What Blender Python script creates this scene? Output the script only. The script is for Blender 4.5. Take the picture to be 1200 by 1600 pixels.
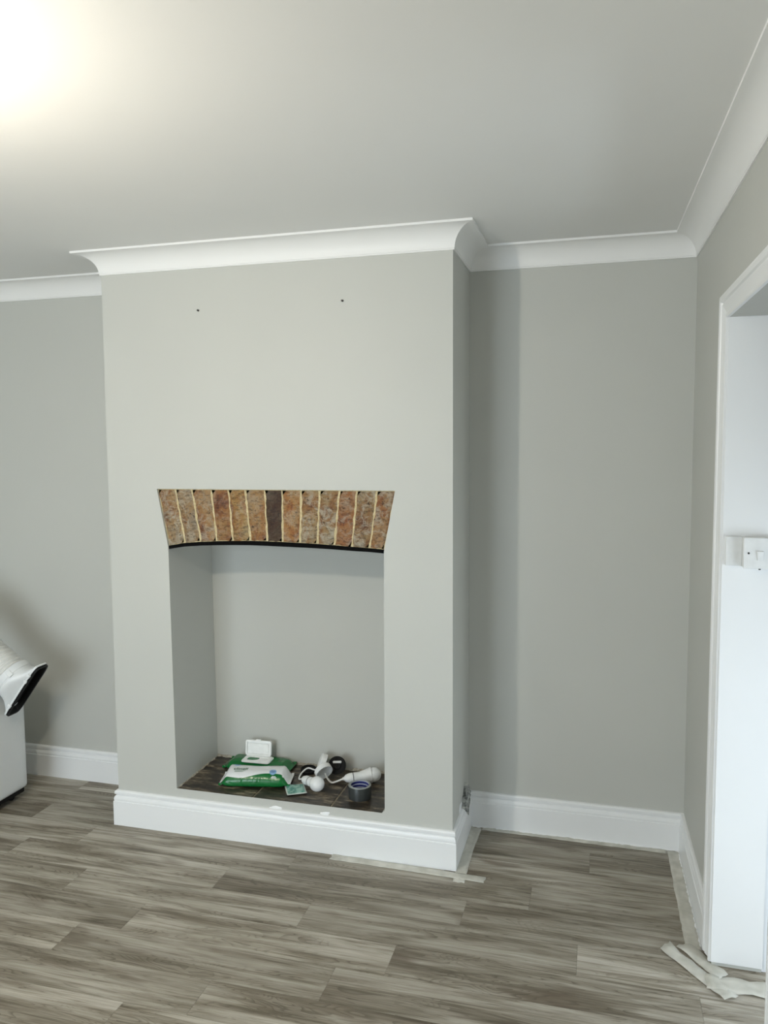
import bpy, bmesh, math, random
from mathutils import Vector, Matrix
for o in list(bpy.data.objects): bpy.data.objects.remove(o)
C = bpy.context.scene.collection
random.seed(7)
PI = math.pi

# ---------------------------------------------------------------- camera
F, YAW, PITCH, ROLL = 1235.93, 0.26925, -0.08033, -0.00624
CAM = Vector((1.9091, -2.7636, 1.54529))
fw = Vector((-math.sin(YAW)*math.cos(PITCH), math.cos(YAW)*math.cos(PITCH), math.sin(PITCH)))
rt = Vector((math.cos(YAW), math.sin(YAW), 0)); up = rt.cross(fw)
rt2 = math.cos(ROLL)*rt + math.sin(ROLL)*up; up2 = -math.sin(ROLL)*rt + math.cos(ROLL)*up
cd = bpy.data.cameras.new('camera'); cam = bpy.data.objects.new('camera', cd); C.objects.link(cam)
cd.sensor_fit = 'VERTICAL'; cd.sensor_height = 36.0; cd.sensor_width = 27.0; cd.lens = F*36/1600
cd.clip_start = .02
m = Matrix((rt2, up2, -fw)).transposed().to_4x4(); m.translation = CAM; cam.matrix_world = m
S = bpy.context.scene; S.camera = cam

# ---------------------------------------------------------------- light
S.view_settings.view_transform = 'Standard'; S.view_settings.look = 'None'
S.view_settings.gamma = 1.0; S.view_settings.use_curve_mapping = False
S.view_settings.exposure = 0.15
SKY_COL = (0.80, 0.91, 1.0); SKY = 7.1
LAMP_COL = (1.0, 0.90, 0.74); LAMP = 8000.0
LAMP_POS = Vector((.47, -1.72, 1.96))
w = bpy.data.worlds.new('sky'); S.world = w; w.use_nodes = True
bg = w.node_tree.nodes['Background']; bg.inputs[0].default_value = (*SKY_COL, 1); bg.inputs[1].default_value = SKY
# the window in the wall behind the camera: a portal guides the sky light through it
WX0, WX1, WZ0, WZ1, YF, XL = -1.05, 0.65, .06, 2.05, -3.95, -2.05
pl = bpy.data.lights.new('window_portal', 'AREA'); pl.shape = 'RECTANGLE'; pl.size = WX1-WX0; pl.size_y = WZ1-WZ0
pl.cycles.is_portal = True
po = bpy.data.objects.new('window_portal', pl); C.objects.link(po)
po.location = ((WX0+WX1)/2, YF-.16, (WZ0+WZ1)/2); po.rotation_euler = (PI/2, 0, 0)   # -Z of the lamp looks to +Y
# invented hall opening opposite the doorway, added as fill light for shaded sides
HX, HY0, HY1, HZ0, HZ1 = 2.9, -1.30, -.68, .08, 1.28
p2 = bpy.data.lights.new('hall_fill_portal', 'AREA'); p2.shape = 'RECTANGLE'; p2.size = HY1-HY0; p2.size_y = HZ1-HZ0; p2.cycles.is_portal = True
q2 = bpy.data.objects.new('hall_fill_portal', p2); C.objects.link(q2)
q2.location = (HX+.12, (HY0+HY1)/2, (HZ0+HZ1)/2); q2.rotation_euler = (PI/2, 0, PI/2)      # looks to -X
# ---------------------------------------------------------------- dimensions
W = 1.40; D = .3615; DL = .3462; H = 2.3088; HC = 2.2288; XR = 2.2306; RW = .022
def xr(y): return XR + RW*(D-y)
YA, YB, ZD = -.338, -1.052, 1.905           # doorway
WT = .137                                    # right wall thickness
HZ = .179                                    # hearth level
NL, NR, NB = .264, 1.143, .356               # niche left, right, back

# ---------------------------------------------------------------- helpers
def add(ob, parent=None):
    C.objects.link(ob)
    if parent is not None: ob.parent = parent
    return ob
def mesh_obj(name, verts, faces, mats, parent=None, smooth=False, fm=None, auto=None):
    me = bpy.data.meshes.new(name); me.from_pydata([tuple(v) for v in verts], [], faces)
    if not isinstance(mats, (list, tuple)): mats = [mats]
    for mm in mats: me.materials.append(mm)
    if fm:
        for p, k in zip(me.polygons, fm): p.material_index = k
    bm = bmesh.new(); bm.from_mesh(me); bmesh.ops.recalc_face_normals(bm, faces=bm.faces); bm.to_mesh(me); bm.free()
    if smooth:
        for p in me.polygons: p.use_smooth = True
        if auto is not None: me.set_sharp_from_angle(angle=auto)
    me.update()
    return add(bpy.data.objects.new(name, me), parent)
def bm_obj(name, bm, mats, parent=None, smooth=False, auto=None, recalc=True):
    me = bpy.data.meshes.new(name)
    if recalc: bmesh.ops.recalc_face_normals(bm, faces=bm.faces)
    bm.to_mesh(me); bm.free()
    if not isinstance(mats, (list, tuple)): mats = [mats]
    for mm in mats: me.materials.append(mm)
    if smooth:
        for p in me.polygons: p.use_smooth = True
        if auto is not None: me.set_sharp_from_angle(angle=auto)
    return add(bpy.data.objects.new(name, me), parent)
def empty(name, loc=(0, 0, 0), rot=(0, 0, 0)):
    o = bpy.data.objects.new(name, None); C.objects.link(o); o.location = loc; o.rotation_euler = rot
    o.empty_display_size = .05
    return o
def tag(o, label, cat, group=None):
    o['label'] = label; o['category'] = cat
    if group: o['group'] = group
    return o
def struct(o, label=None, cat=None):
    o['kind'] = 'structure'
    if label: o['label'] = label
    if cat: o['category'] = cat
    return o
def box_bm(x0, x1, y0, y1, z0, z1, bev=0, seg=2):
    bm = bmesh.new(); bmesh.ops.create_cube(bm, size=1)
    for v in bm.verts:
        v.co = Vector((x0+(v.co.x+.5)*(x1-x0), y0+(v.co.y+.5)*(y1-y0), z0+(v.co.z+.5)*(z1-z0)))
    if bev: bmesh.ops.bevel(bm, geom=bm.edges[:], offset=bev, segments=seg, affect='EDGES', profile=.6)
    return bm
def box(name, b, mat, parent=None, bev=0, seg=2):
    return bm_obj(name, box_bm(*b, bev=bev, seg=seg), mat, parent, smooth=bev > 0, auto=.6 if bev else None)
def lathe(name, prof, mat, parent=None, seg=40, mtx=None, auto=.7, fm=None):
    """prof: (radius, height) about local Z"""
    vs = []; fs = []; idx = []
    for (r, z) in prof:
        if r < 1e-6: idx.append([len(vs)]*seg); vs.append(Vector((0, 0, z)))
        else:
            idx.append([len(vs)+k for k in range(seg)])
            vs += [Vector((r*math.cos(2*PI*k/seg), r*math.sin(2*PI*k/seg), z)) for k in range(seg)]
    fmi = []
    for i in range(len(prof)-1):
        for k in range(seg):
            a, b, c, d = idx[i][k], idx[i][(k+1) % seg], idx[i+1][(k+1) % seg], idx[i+1][k]
            f = []
            for q in (a, b, c, d):
                if q not in f: f.append(q)
            if len(f) > 2: fs.append(f); fmi.append(fm[i] if fm else 0)
    if mtx is not None: vs = [mtx @ v for v in vs]
    return mesh_obj(name, vs, fs, mat, parent, True, fmi, auto)
def catmull(pts, n=10):
    pts = [Vector(p) for p in pts]; P = [2*pts[0]-pts[1]]+pts+[2*pts[-1]-pts[-2]]; out = []
    for i in range(1, len(P)-2):
        for k in range(n):
            t = k/n; a, b, c, d = P[i-1:i+3]
            out.append(.5*((2*b)+(c-a)*t+(2*a-5*b+4*c-d)*t*t+(3*b-a-3*c+d)*t**3))
    out.append(pts[-1]); return out
def tube(name, pts, rad, mat, parent=None, seg=12, auto=None):
    """rad: number or function of arclength"""
    pts = [Vector(p) for p in pts]; vs = []; fs = []
    t0 = (pts[1]-pts[0]).normalized(); n = t0.orthogonal().normalized(); s = 0
    for i, p in enumerate(pts):
        t = (pts[min(i+1, len(pts)-1)]-pts[max(i-1, 0)]).normalized()
        n = (n-t*n.dot(t)).normalized(); b = t.cross(n)
        if i: s += (p-pts[i-1]).length
        r = rad(s) if callable(rad) else rad
        vs += [p+r*(math.cos(2*PI*k/seg)*n+math.sin(2*PI*k/seg)*b) for k in range(seg)]
    for i in range(len(pts)-1):
        for k in range(seg):
            fs.append((i*seg+k, i*seg+(k+1) % seg, (i+1)*seg+(k+1) % seg, (i+1)*seg+k))
    fs.append(tuple(range(seg))); fs.append(tuple((len(pts)-1)*seg+k for k in range(seg)))
    return mesh_obj(name, vs, fs, mat, parent, True, None, auto)
def frame_mtx(origin, zdir, xhint=(0, 0, 1)):
    z = Vector(zdir).normalized(); x = Vector(xhint); x = (x-z*x.dot(z)).normalized(); y = z.cross(x)
    mm = Matrix((x, y, z)).transposed().to_4x4(); mm.translation = Vector(origin); return mm
def miter_pts(path, i, closed):
    n = len(path); P = Vector(path[i])
    def nrm(a, b):
        d = (Vector(b)-Vector(a)).normalized(); return Vector((-d.y, d.x))
    n1 = nrm(path[i-1], path[i]) if (i > 0 or closed) else None
    n2 = nrm(path[i], path[(i+1) % n]) if (i < n-1 or closed) else None
    if n1 is None: return P, n2
    if n2 is None: return P, n1
    return P, (n1+n2)/(1+n1.dot(n2))
def sweep_seg(name, path, i, prof, mat, parent=None, closed=False, smooth=True, auto=.5):
    """profile (offset into room, z) along path segment i, mitred ends"""
    vs = []; k = len(prof)
    for j in (i, (i+1) % len(path)):
        P, mm = miter_pts(path, j, closed)
        vs += [Vector((P.x+mm.x*o, P.y+mm.y*o, z)) for o, z in prof]
    fs = [(a, (a+1) % k, k+(a+1) % k, k+a) for a in range(k)] + [tuple(range(k)), tuple(range(k, 2*k))]
    return mesh_obj(name, vs, fs, mat, parent, smooth, None, auto)

# ---------------------------------------------------------------- materials
def new_mat(name):
    mt = bpy.data.materials.new(name); mt.use_nodes = True
    nt = mt.node_tree; return mt, nt, nt.nodes['Principled BSDF']
def N(nt, t, **kw):
    n = nt.nodes.new(t)
    for k, v in kw.items():
        if k in n.inputs: n.inputs[k].default_value = v
        else: setattr(n, k, v)
    return n
def ramp(nt, stops, interp='LINEAR'):
    r = nt.nodes.new('ShaderNodeValToRGB'); r.color_ramp.interpolation = interp
    while len(r.color_ramp.elements) < len(stops): r.color_ramp.elements.new(.5)
    for e, (p, c) in zip(r.color_ramp.elements, stops): e.position = p; e.color = (*c, 1) if len(c) == 3 else c
    return r
def mixc(nt, a, b, fac, mode='MIX'):
    mx = nt.nodes.new('ShaderNodeMix'); mx.data_type = 'RGBA'; mx.blend_type = mode
    for sock, val in ((mx.inputs[6], a), (mx.inputs[7], b), (mx.inputs[0], fac)):
        if hasattr(val, 'is_linked') or hasattr(val, 'links'): nt.links.new(val, sock)
        elif isinstance(val, (int, float)): sock.default_value = val
        else: sock.default_value = (*val, 1)
    return mx.outputs[2]
def srgb(r, g, b):
    f = lambda c: (c/255/12.92 if c/255 <= .04045 else ((c/255+.055)/1.055)**2.4)
    return (f(r), f(g), f(b))
def paint(name, col, rough=.5, bump=.02, scale=350, var=.02, spec=.5):
    mt, nt, p = new_mat(name); L = nt.links.new
    tc = N(nt, 'ShaderNodeTexCoord'); nz = N(nt, 'ShaderNodeTexNoise', Scale=scale, Detail=3.0)
    L(tc.outputs['Object'], nz.inputs['Vector'])
    n2 = N(nt, 'ShaderNodeTexNoise', Scale=2.5, Detail=2.0); L(tc.outputs['Object'], n2.inputs['Vector'])
    rp = ramp(nt, [(.3, tuple(c*(1-var) for c in col)), (.7, tuple(min(1, c*(1+var)) for c in col))]); L(n2.outputs['Fac'], rp.inputs['Fac'])
    L(rp.outputs['Color'], p.inputs['Base Color'])
    if bump:
        b = N(nt, 'ShaderNodeBump', Strength=bump, Distance=.002); L(nz.outputs['Fac'], b.inputs['Height']); L(b.outputs['Normal'], p.inputs['Normal'])
    p.inputs['Roughness'].default_value = rough; p.inputs['Specular IOR Level'].default_value = spec
    return mt
def plain(name, col, rough=.4, metal=0, spec=.5, **kw):
    mt, nt, p = new_mat(name); L = nt.links.new
    tc = N(nt, 'ShaderNodeTexCoord'); nz = N(nt, 'ShaderNodeTexNoise', Scale=kw.get('scale', 40.0), Detail=2.0)
    L(tc.outputs['Object'], nz.inputs['Vector']); v = kw.get('var', .04)
    rp = ramp(nt, [(.3, tuple(c*(1-v) for c in col)), (.7, tuple(min(1, c*(1+v)) for c in col))]); L(nz.outputs['Fac'], rp.inputs['Fac'])
    L(rp.outputs['Color'], p.inputs['Base Color'])
    p.inputs['Roughness'].default_value = rough; p.inputs['Metallic'].default_value = metal; p.inputs['Specular IOR Level'].default_value = spec
    return mt
M = {}
M['wall'] = paint('wall_grey_paint', (.535, .540, .502), .55, .04, 420, .012)
M['ceil'] = paint('ceiling_white_paint', (.80, .80, .78), .7, .03, 300, .01)
M['white'] = paint('white_gloss_paint', (.84, .85, .85), .28, .03, 60, .012)
M['cornice'] = paint('cornice_white_paint', (.84, .84, .825), .5, .02, 120, .01)
M['hallwall'] = paint('hall_white_paint', (.8, .82, .84), .6, .02, 300, .01)
M['plastic'] = plain('white_plastic', (.78, .79, .78), .35)
M['acwhite'] = plain('appliance_white_plastic', (.72, .74, .74), .32, var=.006)
M['hose'] = plain('ribbed_hose_plastic', (.70, .70, .67), .45)
M['black'] = plain('black_plastic', (.006, .006, .006), .5, 0, .2)
M['iron'] = plain('sooty_iron', (.004, .004, .004), .95, 0, .1)
M['screw'] = plain('dark_screw', (.06, .055, .05), .4, .6)

def floor_mat():
    mt, nt, p = new_mat('grey_wood_vinyl'); L = nt.links.new
    tc = N(nt, 'ShaderNodeTexCoord'); oi = N(nt, 'ShaderNodeObjectInfo')
    off = N(nt, 'ShaderNodeVectorMath', operation='SCALE'); 
    comb = N(nt, 'ShaderNodeCombineXYZ'); L(oi.outputs['Random'], comb.inputs[0]); L(oi.outputs['Random'], comb.inputs[1]); L(oi.outputs['Random'], comb.inputs[2])
    L(comb.outputs[0], off.inputs[0]); off.inputs['Scale'].default_value = 37.0
    ad = N(nt, 'ShaderNodeVectorMath', operation='ADD'); L(tc.outputs['Object'], ad.inputs[0]); L(off.outputs[0], ad.inputs[1])
    def noise(sx, sy, sc, det, rough=.6, dist=0.0):
        mp = N(nt, 'ShaderNodeMapping'); mp.inputs['Scale'].default_value = (sx, sy, 1); L(ad.outputs[0], mp.inputs['Vector'])
        n = N(nt, 'ShaderNodeTexNoise', Scale=sc, Detail=det, Roughness=rough, Distortion=dist); L(mp.outputs[0], n.inputs['Vector']); return n
    big = noise(.8, 6.0, 2.6, 3.0, .55, .5)        # broad light / dark drifts
    mid = noise(.7, 17.0, 4.0, 6.0, .66, .7)       # streaks
    fine = noise(.8, 60.0, 8.0, 5.0, .75)           # fine grain
    knot = noise(1.0, 3.2, 3.3, 2.0, .5, .3)       # dark brownish knots
    mp = N(nt, 'ShaderNodeMapping'); mp.inputs['Scale'].default_value = (.9, 8.0, 1); L(ad.outputs[0], mp.inputs['Vector'])
    nz = N(nt, 'ShaderNodeTexNoise', Scale=2.2, Detail=2.0, Roughness=.45, Distortion=.7); L(mp.outputs[0], nz.inputs['Vector'])
    mu = N(nt, 'ShaderNodeMath', operation='MULTIPLY'); mu.inputs[1].default_value = 26.0; L(nz.outputs['Fac'], mu.inputs[0])
    fr = N(nt, 'ShaderNodeMath', operation='FRACT'); L(mu.outputs[0], fr.inputs[0])
    rings = ramp(nt, [(0, (0,)*3), (.10, (.15,)*3), (.42, (1,)*3), (1, (1,)*3)]); L(fr.outputs[0], rings.inputs['Fac'])
    base = ramp(nt, [(.30, srgb(126, 117, 102)), (.44, srgb(156, 149, 135)), (.58, srgb(182, 176, 164)), (.75, srgb(200, 196, 186))]); L(big.outputs['Fac'], base.inputs['Fac'])
    st = ramp(nt, [(.34, (.44, .41, .36)), (.45, (.80, .78, .75)), (.56, (1, 1, 1))]); L(mid.outputs['Fac'], st.inputs['Fac'])
    c = mixc(nt, base.outputs['Color'], st.outputs['Color'], 1.0, 'MULTIPLY')
    fg = ramp(nt, [(.36, (.66, .64, .61)), (.56, (1.05, 1.05, 1.05))]); L(fine.outputs['Fac'], fg.inputs['Fac'])
    c = mixc(nt, c, fg.outputs['Color'], .55, 'MULTIPLY')
    kn = ramp(nt, [(.62, (0,)*3), (.74, (.7,)*3)]); L(knot.outputs['Fac'], kn.inputs['Fac'])
    c = mixc(nt, c, srgb(98, 84, 68), kn.outputs['Color'])
    rm = ramp(nt, [(.42, (.75,)*3), (.56, (.08,)*3)]); L(big.outputs['Fac'], rm.inputs['Fac'])
    inv = N(nt, 'ShaderNodeMath', operation='SUBTRACT'); inv.inputs[0].default_value = 1.0; L(rings.outputs['Color'], inv.inputs[1])
    mk = N(nt, 'ShaderNodeMath', operation='MULTIPLY'); L(inv.outputs[0], mk.inputs[0]); L(rm.outputs['Color'], mk.inputs[1])
    c = mixc(nt, c, srgb(92, 83, 70), mk.outputs[0])
    tone = ramp(nt, [(0, (.82, .81, .79)), (.5, (.95, .95, .94)), (1, (1.08, 1.08, 1.08))]); L(oi.outputs['Random'], tone.inputs['Fac'])
    c = mixc(nt, c, tone.outputs['Color'], 1.0, 'MULTIPLY')
    L(c, p.inputs['Base Color'])
    rr = ramp(nt, [(.3, (.42,)*3), (.7, (.55,)*3)]); L(mid.outputs['Fac'], rr.inputs['Fac']); L(rr.outputs['Color'], p.inputs['Roughness'])
    b = N(nt, 'ShaderNodeBump', Strength=.15, Distance=.001); L(fine.outputs['Fac'], b.inputs['Height']); L(b.outputs['Normal'], p.inputs['Normal'])
    return mt
M['floor'] = floor_mat()
M['joint'] = plain('floor_underlay', (.05, .047, .042), .8)

def brick_mat():
    mt, nt, p = new_mat('old_brick'); L = nt.links.new
    tc = N(nt, 'ShaderNodeTexCoord'); oi = N(nt, 'ShaderNodeObjectInfo')
    comb = N(nt, 'ShaderNodeCombineXYZ'); L(oi.outputs['Random'], comb.inputs[0]); L(oi.outputs['Random'], comb.inputs[2])
    sc = N(nt, 'ShaderNodeVectorMath', operation='SCALE'); sc.inputs['Scale'].default_value = 11; L(comb.outputs[0], sc.inputs[0])
    ad = N(nt, 'ShaderNodeVectorMath', operation='ADD'); L(tc.outputs['Object'], ad.inputs[0]); L(sc.outputs[0], ad.inputs[1])
    def noise(s, d, r, mpv=(1, 1, 1), dist=0.):
        mp = N(nt, 'ShaderNodeMapping'); mp.inputs['Scale'].default_value = mpv; L(ad.outputs[0], mp.inputs['Vector'])
        n = N(nt, 'ShaderNodeTexNoise', Scale=s, Detail=d, Roughness=r, Distortion=dist); L(mp.outputs[0], n.inputs['Vector']); return n
    a = noise(16, 5, .65, (1, 1, .6), .6); b = noise(26, 6, .75, (1, 1, 1.1), .8); d = noise(95, 4, .75, (.55, 1, 1.5)); sp = noise(60, 3, .6, (1, 1, 1), .4)
    hue = ramp(nt, [(.30, srgb(104, 64, 40)), (.42, srgb(138, 98, 58)), (.52, srgb(150, 122, 82)), (.64, srgb(146, 132, 110)), (.8, srgb(112, 82, 60))]); L(a.outputs['Fac'], hue.inputs['Fac'])
    c = mixc(nt, hue.outputs['Color'], oi.outputs['Color'], 1.0, 'MULTIPLY')
    ms = ramp(nt, [(.47, (0,)*3), (.60, (.85,)*3)]); L(b.outputs['Fac'], ms.inputs['Fac'])
    al = N(nt, 'ShaderNodeMath', operation='MULTIPLY'); L(ms.outputs['Color'], al.inputs[0]); L(oi.outputs['Alpha'], al.inputs[1])
    c = mixc(nt, c, srgb(172, 164, 146), al.outputs[0])
    dk = ramp(nt, [(.36, (.30, .26, .22)), (.50, (1, 1, 1))]); L(d.outputs['Fac'], dk.inputs['Fac'])
    c = mixc(nt, c, dk.outputs['Color'], .8, 'MULTIPLY')
    pk_ = ramp(nt, [(.29, (.16, .12, .09)), (.36, (1, 1, 1))]); L(sp.outputs['Fac'], pk_.inputs['Fac'])
    c = mixc(nt, c, pk_.outputs['Color'], .9, 'MULTIPLY')
    L(c, p.inputs['Base Color']); p.inputs['Roughness'].default_value = .62
    bp = N(nt, 'ShaderNodeBump', Strength=.8, Distance=.004); L(d.outputs['Fac'], bp.inputs['Height'])
    bp2 = N(nt, 'ShaderNodeBump', Strength=.7, Distance=.008); L(b.outputs['Fac'], bp2.inputs['Height']); L(bp.outputs['Normal'], bp2.inputs['Normal'])
    L(bp2.outputs['Normal'], p.inputs['Normal'])
    return mt
M['brick'] = brick_mat()
def rough_mat(name, cols, s=60, rough=.85, strength=.6, dist=.004, stretch=(1, 1, 1), spec=.3):
    mt, nt, p = new_mat(name); L = nt.links.new
    tc = N(nt, 'ShaderNodeTexCoord'); mp = N(nt, 'ShaderNodeMapping'); mp.inputs['Scale'].default_value = stretch; L(tc.outputs['Object'], mp.inputs['Vector'])
    n = N(nt, 'ShaderNodeTexNoise', Scale=s, Detail=6.0, Roughness=.68); L(mp.outputs[0], n.inputs['Vector'])
    rp = ramp(nt, cols); L(n.outputs['Fac'], rp.inputs['Fac']); L(rp.outputs['Color'], p.inputs['Base Color'])
    b = N(nt, 'ShaderNodeBump', Strength=strength, Distance=dist); L(n.outputs['Fac'], b.inputs['Height']); L(b.outputs['Normal'], p.inputs['Normal'])
    p.inputs['Roughness'].default_value = rough; p.inputs['Specular IOR Level'].default_value = spec
    return mt
M['mortar'] = rough_mat('lime_mortar', [(.3, srgb(176, 158, 118)), (.55, srgb(205, 190, 150)), (.75, srgb(224, 212, 180))], 90)
M['tile'] = rough_mat('dark_slate_tile', [(.36, srgb(24, 20, 15)), (.48, srgb(52, 44, 34)), (.56, srgb(86, 75, 60)), (.66, srgb(150, 138, 118))], 15, .36, .6, .003, (.8, 2.4, 1), .5)
M['grout'] = rough_mat('hearth_grout', [(.3, srgb(112, 104, 88)), (.7, srgb(160, 150, 130))], 80)
M['plaster'] = rough_mat('broken_plaster', [(.36, srgb(84, 86, 84)), (.48, srgb(150, 152, 148)), (.64, srgb(200, 201, 195))], 40, .9, 1.0, .006)
M['plasteredge'] = rough_mat('plaster_crumbs', [(.35, srgb(140, 132, 116)), (.65, srgb(196, 192, 180))], 90)

def tape_mat():
    mt, nt, p = new_mat('masking_tape'); L = nt.links.new
    tc = N(nt, 'ShaderNodeTexCoord'); n = N(nt, 'ShaderNodeTexNoise', Scale=18.0, Detail=2.0); L(tc.outputs['Object'], n.inputs['Vector'])
    rp = ramp(nt, [(.3, srgb(222, 220, 208)), (.7, srgb(236, 234, 224))]); L(n.outputs['Fac'], rp.inputs['Fac']); L(rp.outputs['Color'], p.inputs['Base Color'])
    ap = ramp(nt, [(.3, (.55,)*3), (.75, (.75,)*3)]); L(n.outputs['Fac'], ap.inputs['Fac']); L(ap.outputs['Color'], p.inputs['Alpha'])
    p.inputs['Roughness'].default_value = .5
    return mt
M['tape'] = tape_mat()

# ================================================================ STRUCTURE
# floor: one underlay, every plank a piece of its own
ZP = .0                                            # top of planks
floor = struct(box('floor', (XL-.1, 3.6, YF-.1, D+.05, -.05, -.006), M['joint']), 'grey wood-look plank floor of the empty room', 'floor')
PW, PLEN = .1475, .883
known = {0: .81, -1: -.395, 1: .602, 2: .975, 3: .43, 4: 1.164, 5: .832, 6: .635, 7: .25, -2: .12, -3: .5}
row0 = -.048
for k in range(-3, 27):
    y1 = row0 - PW*k; y0 = y1-PW
    y1c = min(y1, D+.03); y0c = max(y0, YF-.02)
    if y1c-y0c < .01: continue
    xmax = 2.9 if y1 > -1.4 else 2.36
    x = known.get(k, random.uniform(0, PLEN)); x -= PLEN*math.ceil((x-(XL-.05))/PLEN)
    while x < xmax:
        a, b = max(x, XL-.05), min(x+PLEN, xmax)
        if b-a > .01:
            g = .0002
            bm = bmesh.new(); e = .0007
            top = [(a+g+e, y0c+g+e), (b-g-e, y0c+g+e), (b-g-e, y1c-g-e), (a+g+e, y1c-g-e)]
            low = [(a+g, y0c+g), (b-g, y0c+g), (b-g, y1c-g), (a+g, y1c-g)]
            cx, cy = (a+b)/2, (y0c+y1c)/2
            T = [bm.verts.new((p[0]-cx, p[1]-cy, 0)) for p in top]; Lw = [bm.verts.new((p[0]-cx, p[1]-cy, -.0004)) for p in low]
            Bt = [bm.verts.new((p[0]-cx, p[1]-cy, -.006)) for p in low]
            bm.faces.new(T); bm.faces.new(Bt[::-1])
            for q in range(4):
                r = (q+1) % 4
                bm.faces.new((Lw[q], Lw[r], T[r], T[q])); bm.faces.new((Bt[q], Bt[r], Lw[r], Lw[q]))
            o = bm_obj('plank', bm, M['floor'], floor); o.location = (cx, cy, ZP)
        x += PLEN

struct(box('ceiling', (XL-.1, 2.5, YF-.1, D+.1, H, H+.1), M['ceil']), 'plain white painted ceiling', 'ceiling')
struct(box('wall_back', (XL-.1, 2.5, D, D+.1, 0, H), M['wall']), 'grey painted back wall of the alcove right of the chimney breast', 'wall')
struct(box('wall_back_left', (XL-.1, .01, DL, D, 0, H), M['wall']), 'grey painted alcove wall left of the chimney breast', 'wall')
struct(box('wall_left', (XL-.1, XL, YF-.1, D+.1, 0, H), M['wall']), 'grey painted left wall out of view', 'wall')

# chimney breast with the niche and the slot for the brick arch
A0, A1 = (.2185, 1.392), (1.188, 1.392)
hole = [(NL+.006, HZ+.001), (NR-.012, HZ+.001), (NR-.001, HZ+.012), (NR+.002, 1.170), A1, A0, (NL-.002, 1.160)]
V = [(0, 0, 0), (W, 0, 0), (W, 0, 1.392), (W, 0, H), (0, 0, H), (0, 0, 1.392)]
n0 = len(V); V += [(x, 0, z) for x, z in hole]
h = lambda i: n0+i
Fc = [(0, 1, h(1), h(0)), (1, 2, h(4), h(3), h(2), h(1)), (5, h(5), h(4), 2, 3, 4), (0, h(0), h(6), h(5), 5)]
n1 = len(V)
BKY = {0: NB, 1: NB, 2: NB, 3: NB, 4: .10, 5: .10, 6: NB}
V += [(x, NB, z) for x, z in hole]                     # back ring
g = lambda i: n1+i
Fc += [(h(1), h(2), g(2), g(1)), (h(2), h(3), g(3), g(2)), (h(3), h(4), g(4), g(3)), (h(4), h(5), g(5), g(4)), (h(5), h(6), g(6), g(5)), (h(6), h(0), g(0), g(6))]
Fc += [tuple(g(i) for i in range(7))]
n2 = len(V); V += [(0, DL+.01, 0), (0, DL+.01, H), (W, D+.01, 0), (W, D+.01, H)]
Fc += [(0, 5, 4, n2+1, n2), (1, n2+2, n2+3, 3, 2)]
breast = mesh_obj('wall_chimney', V, Fc, M['wall'])
struct(breast, 'grey painted chimney breast with open fireplace niche', 'wall')
# soffit slab behind the brick arch closes the niche at the top
box('niche_soffit', (.20, 1.20, .104, NB+.002, 1.168, 1.40), M['wall'], breast)

# brick arch
BT = [.2185, .295, .367, .45, .523, .593, .674, .745, .822, .896, .973, 1.04, 1.118, 1.188]
BB = [(.262, 1.166), (.332, 1.178), (.4, 1.184), (.47, 1.188), (.538, 1.191), (.612, 1.193), (.681, 1.193), (.744, 1.192), (.816, 1.190), (.885, 1.188), (.952, 1.185), (1.02, 1.181), (1.089, 1.178), (1.1445, 1.174)]
cols = [((1.0, 1.0, 1.0), 1.0), ((.92, .86, .8), .8), ((1.05, .95, .85), .7), ((1.0, .86, .68), .35), ((1.1, 1.05, .8), .5), ((1.05, .92, .75), .35),
        ((.20, .17, .17), .10), ((1.1, .88, .62), .5), ((1.0, 1.0, .95), .9), ((.95, .97, .95), .95), ((.95, .66, .5), .6), ((.85, .86, .85), 1.0), ((1.0, .85, .75), .8)]
rng = random.Random(3)
def brick(i):
    (bl, zl), (br, zr) = BB[i], BB[i+1]; tl, tr = BT[i], BT[i+1]
    j = .0036
    nx, nz = 5, 12; y0 = .006; y1 = .098
    first, last = i == 0, i == 12
    bm = bmesh.new(); grid = []
    for b in range(nz+1):
        t = b/nz; row = []
        for a in range(nx+1):
            s = a/nx
            xl = bl+(tl-bl)*t + (.002 if first else j); xr_ = br+(tr-br)*t - (.002 if last else j)
            z0 = zl+(zr-zl)*s + .003; z1 = 1.3885
            x = xl+(xr_-xl)*s; z = z0+(z1-z0)*t
            edge = a in (0, nx) or b in (0, nz)
            x += rng.uniform(-.0024, .0024) if a in (0, nx) else 0
            z += rng.uniform(-.002, .002) if b in (0,) else 0
            yy = y0 + (.0035 if edge else rng.uniform(-.004, .002))
            row.append(bm.verts.new((x, yy, z)))
        grid.append(row)
    for b in range(nz):
        for a in range(nx): bm.faces.new((grid[b][a], grid[b][a+1], grid[b+1][a+1], grid[b+1][a]))
    loop = grid[0]+[r[-1] for r in grid[1:]]+grid[-1][-2::-1]+[r[0] for r in grid[-2:0:-1]]
    back = [bm.verts.new((v.co.x, y1, v.co.z)) for v in loop]
    n = len(loop)
    for q in range(n): bm.faces.new((loop[q], back[q], back[(q+1) % n], loop[(q+1) % n]))
    bm.faces.new(back)
    o = bm_obj('brick', bm, M['brick'], breast, smooth=True, auto=.9)
    o.color = (*cols[i][0], cols[i][1])
    return o
for i in range(13): brick(i)
vs = []; nb = len(BB)
for y in (.0095, .1):
    vs += [(x, y, z+.0015) for x, z in BB] + [(x, y, 1.3915) for x in BT[::-1]]
k = 2*nb
fs = [tuple(range(k)), tuple(range(k, 2*k))]+[(a, (a+1) % k, k+(a+1) % k, k+a) for a in range(k)]
mesh_obj('mortar', vs, fs, M['mortar'], breast)
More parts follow.
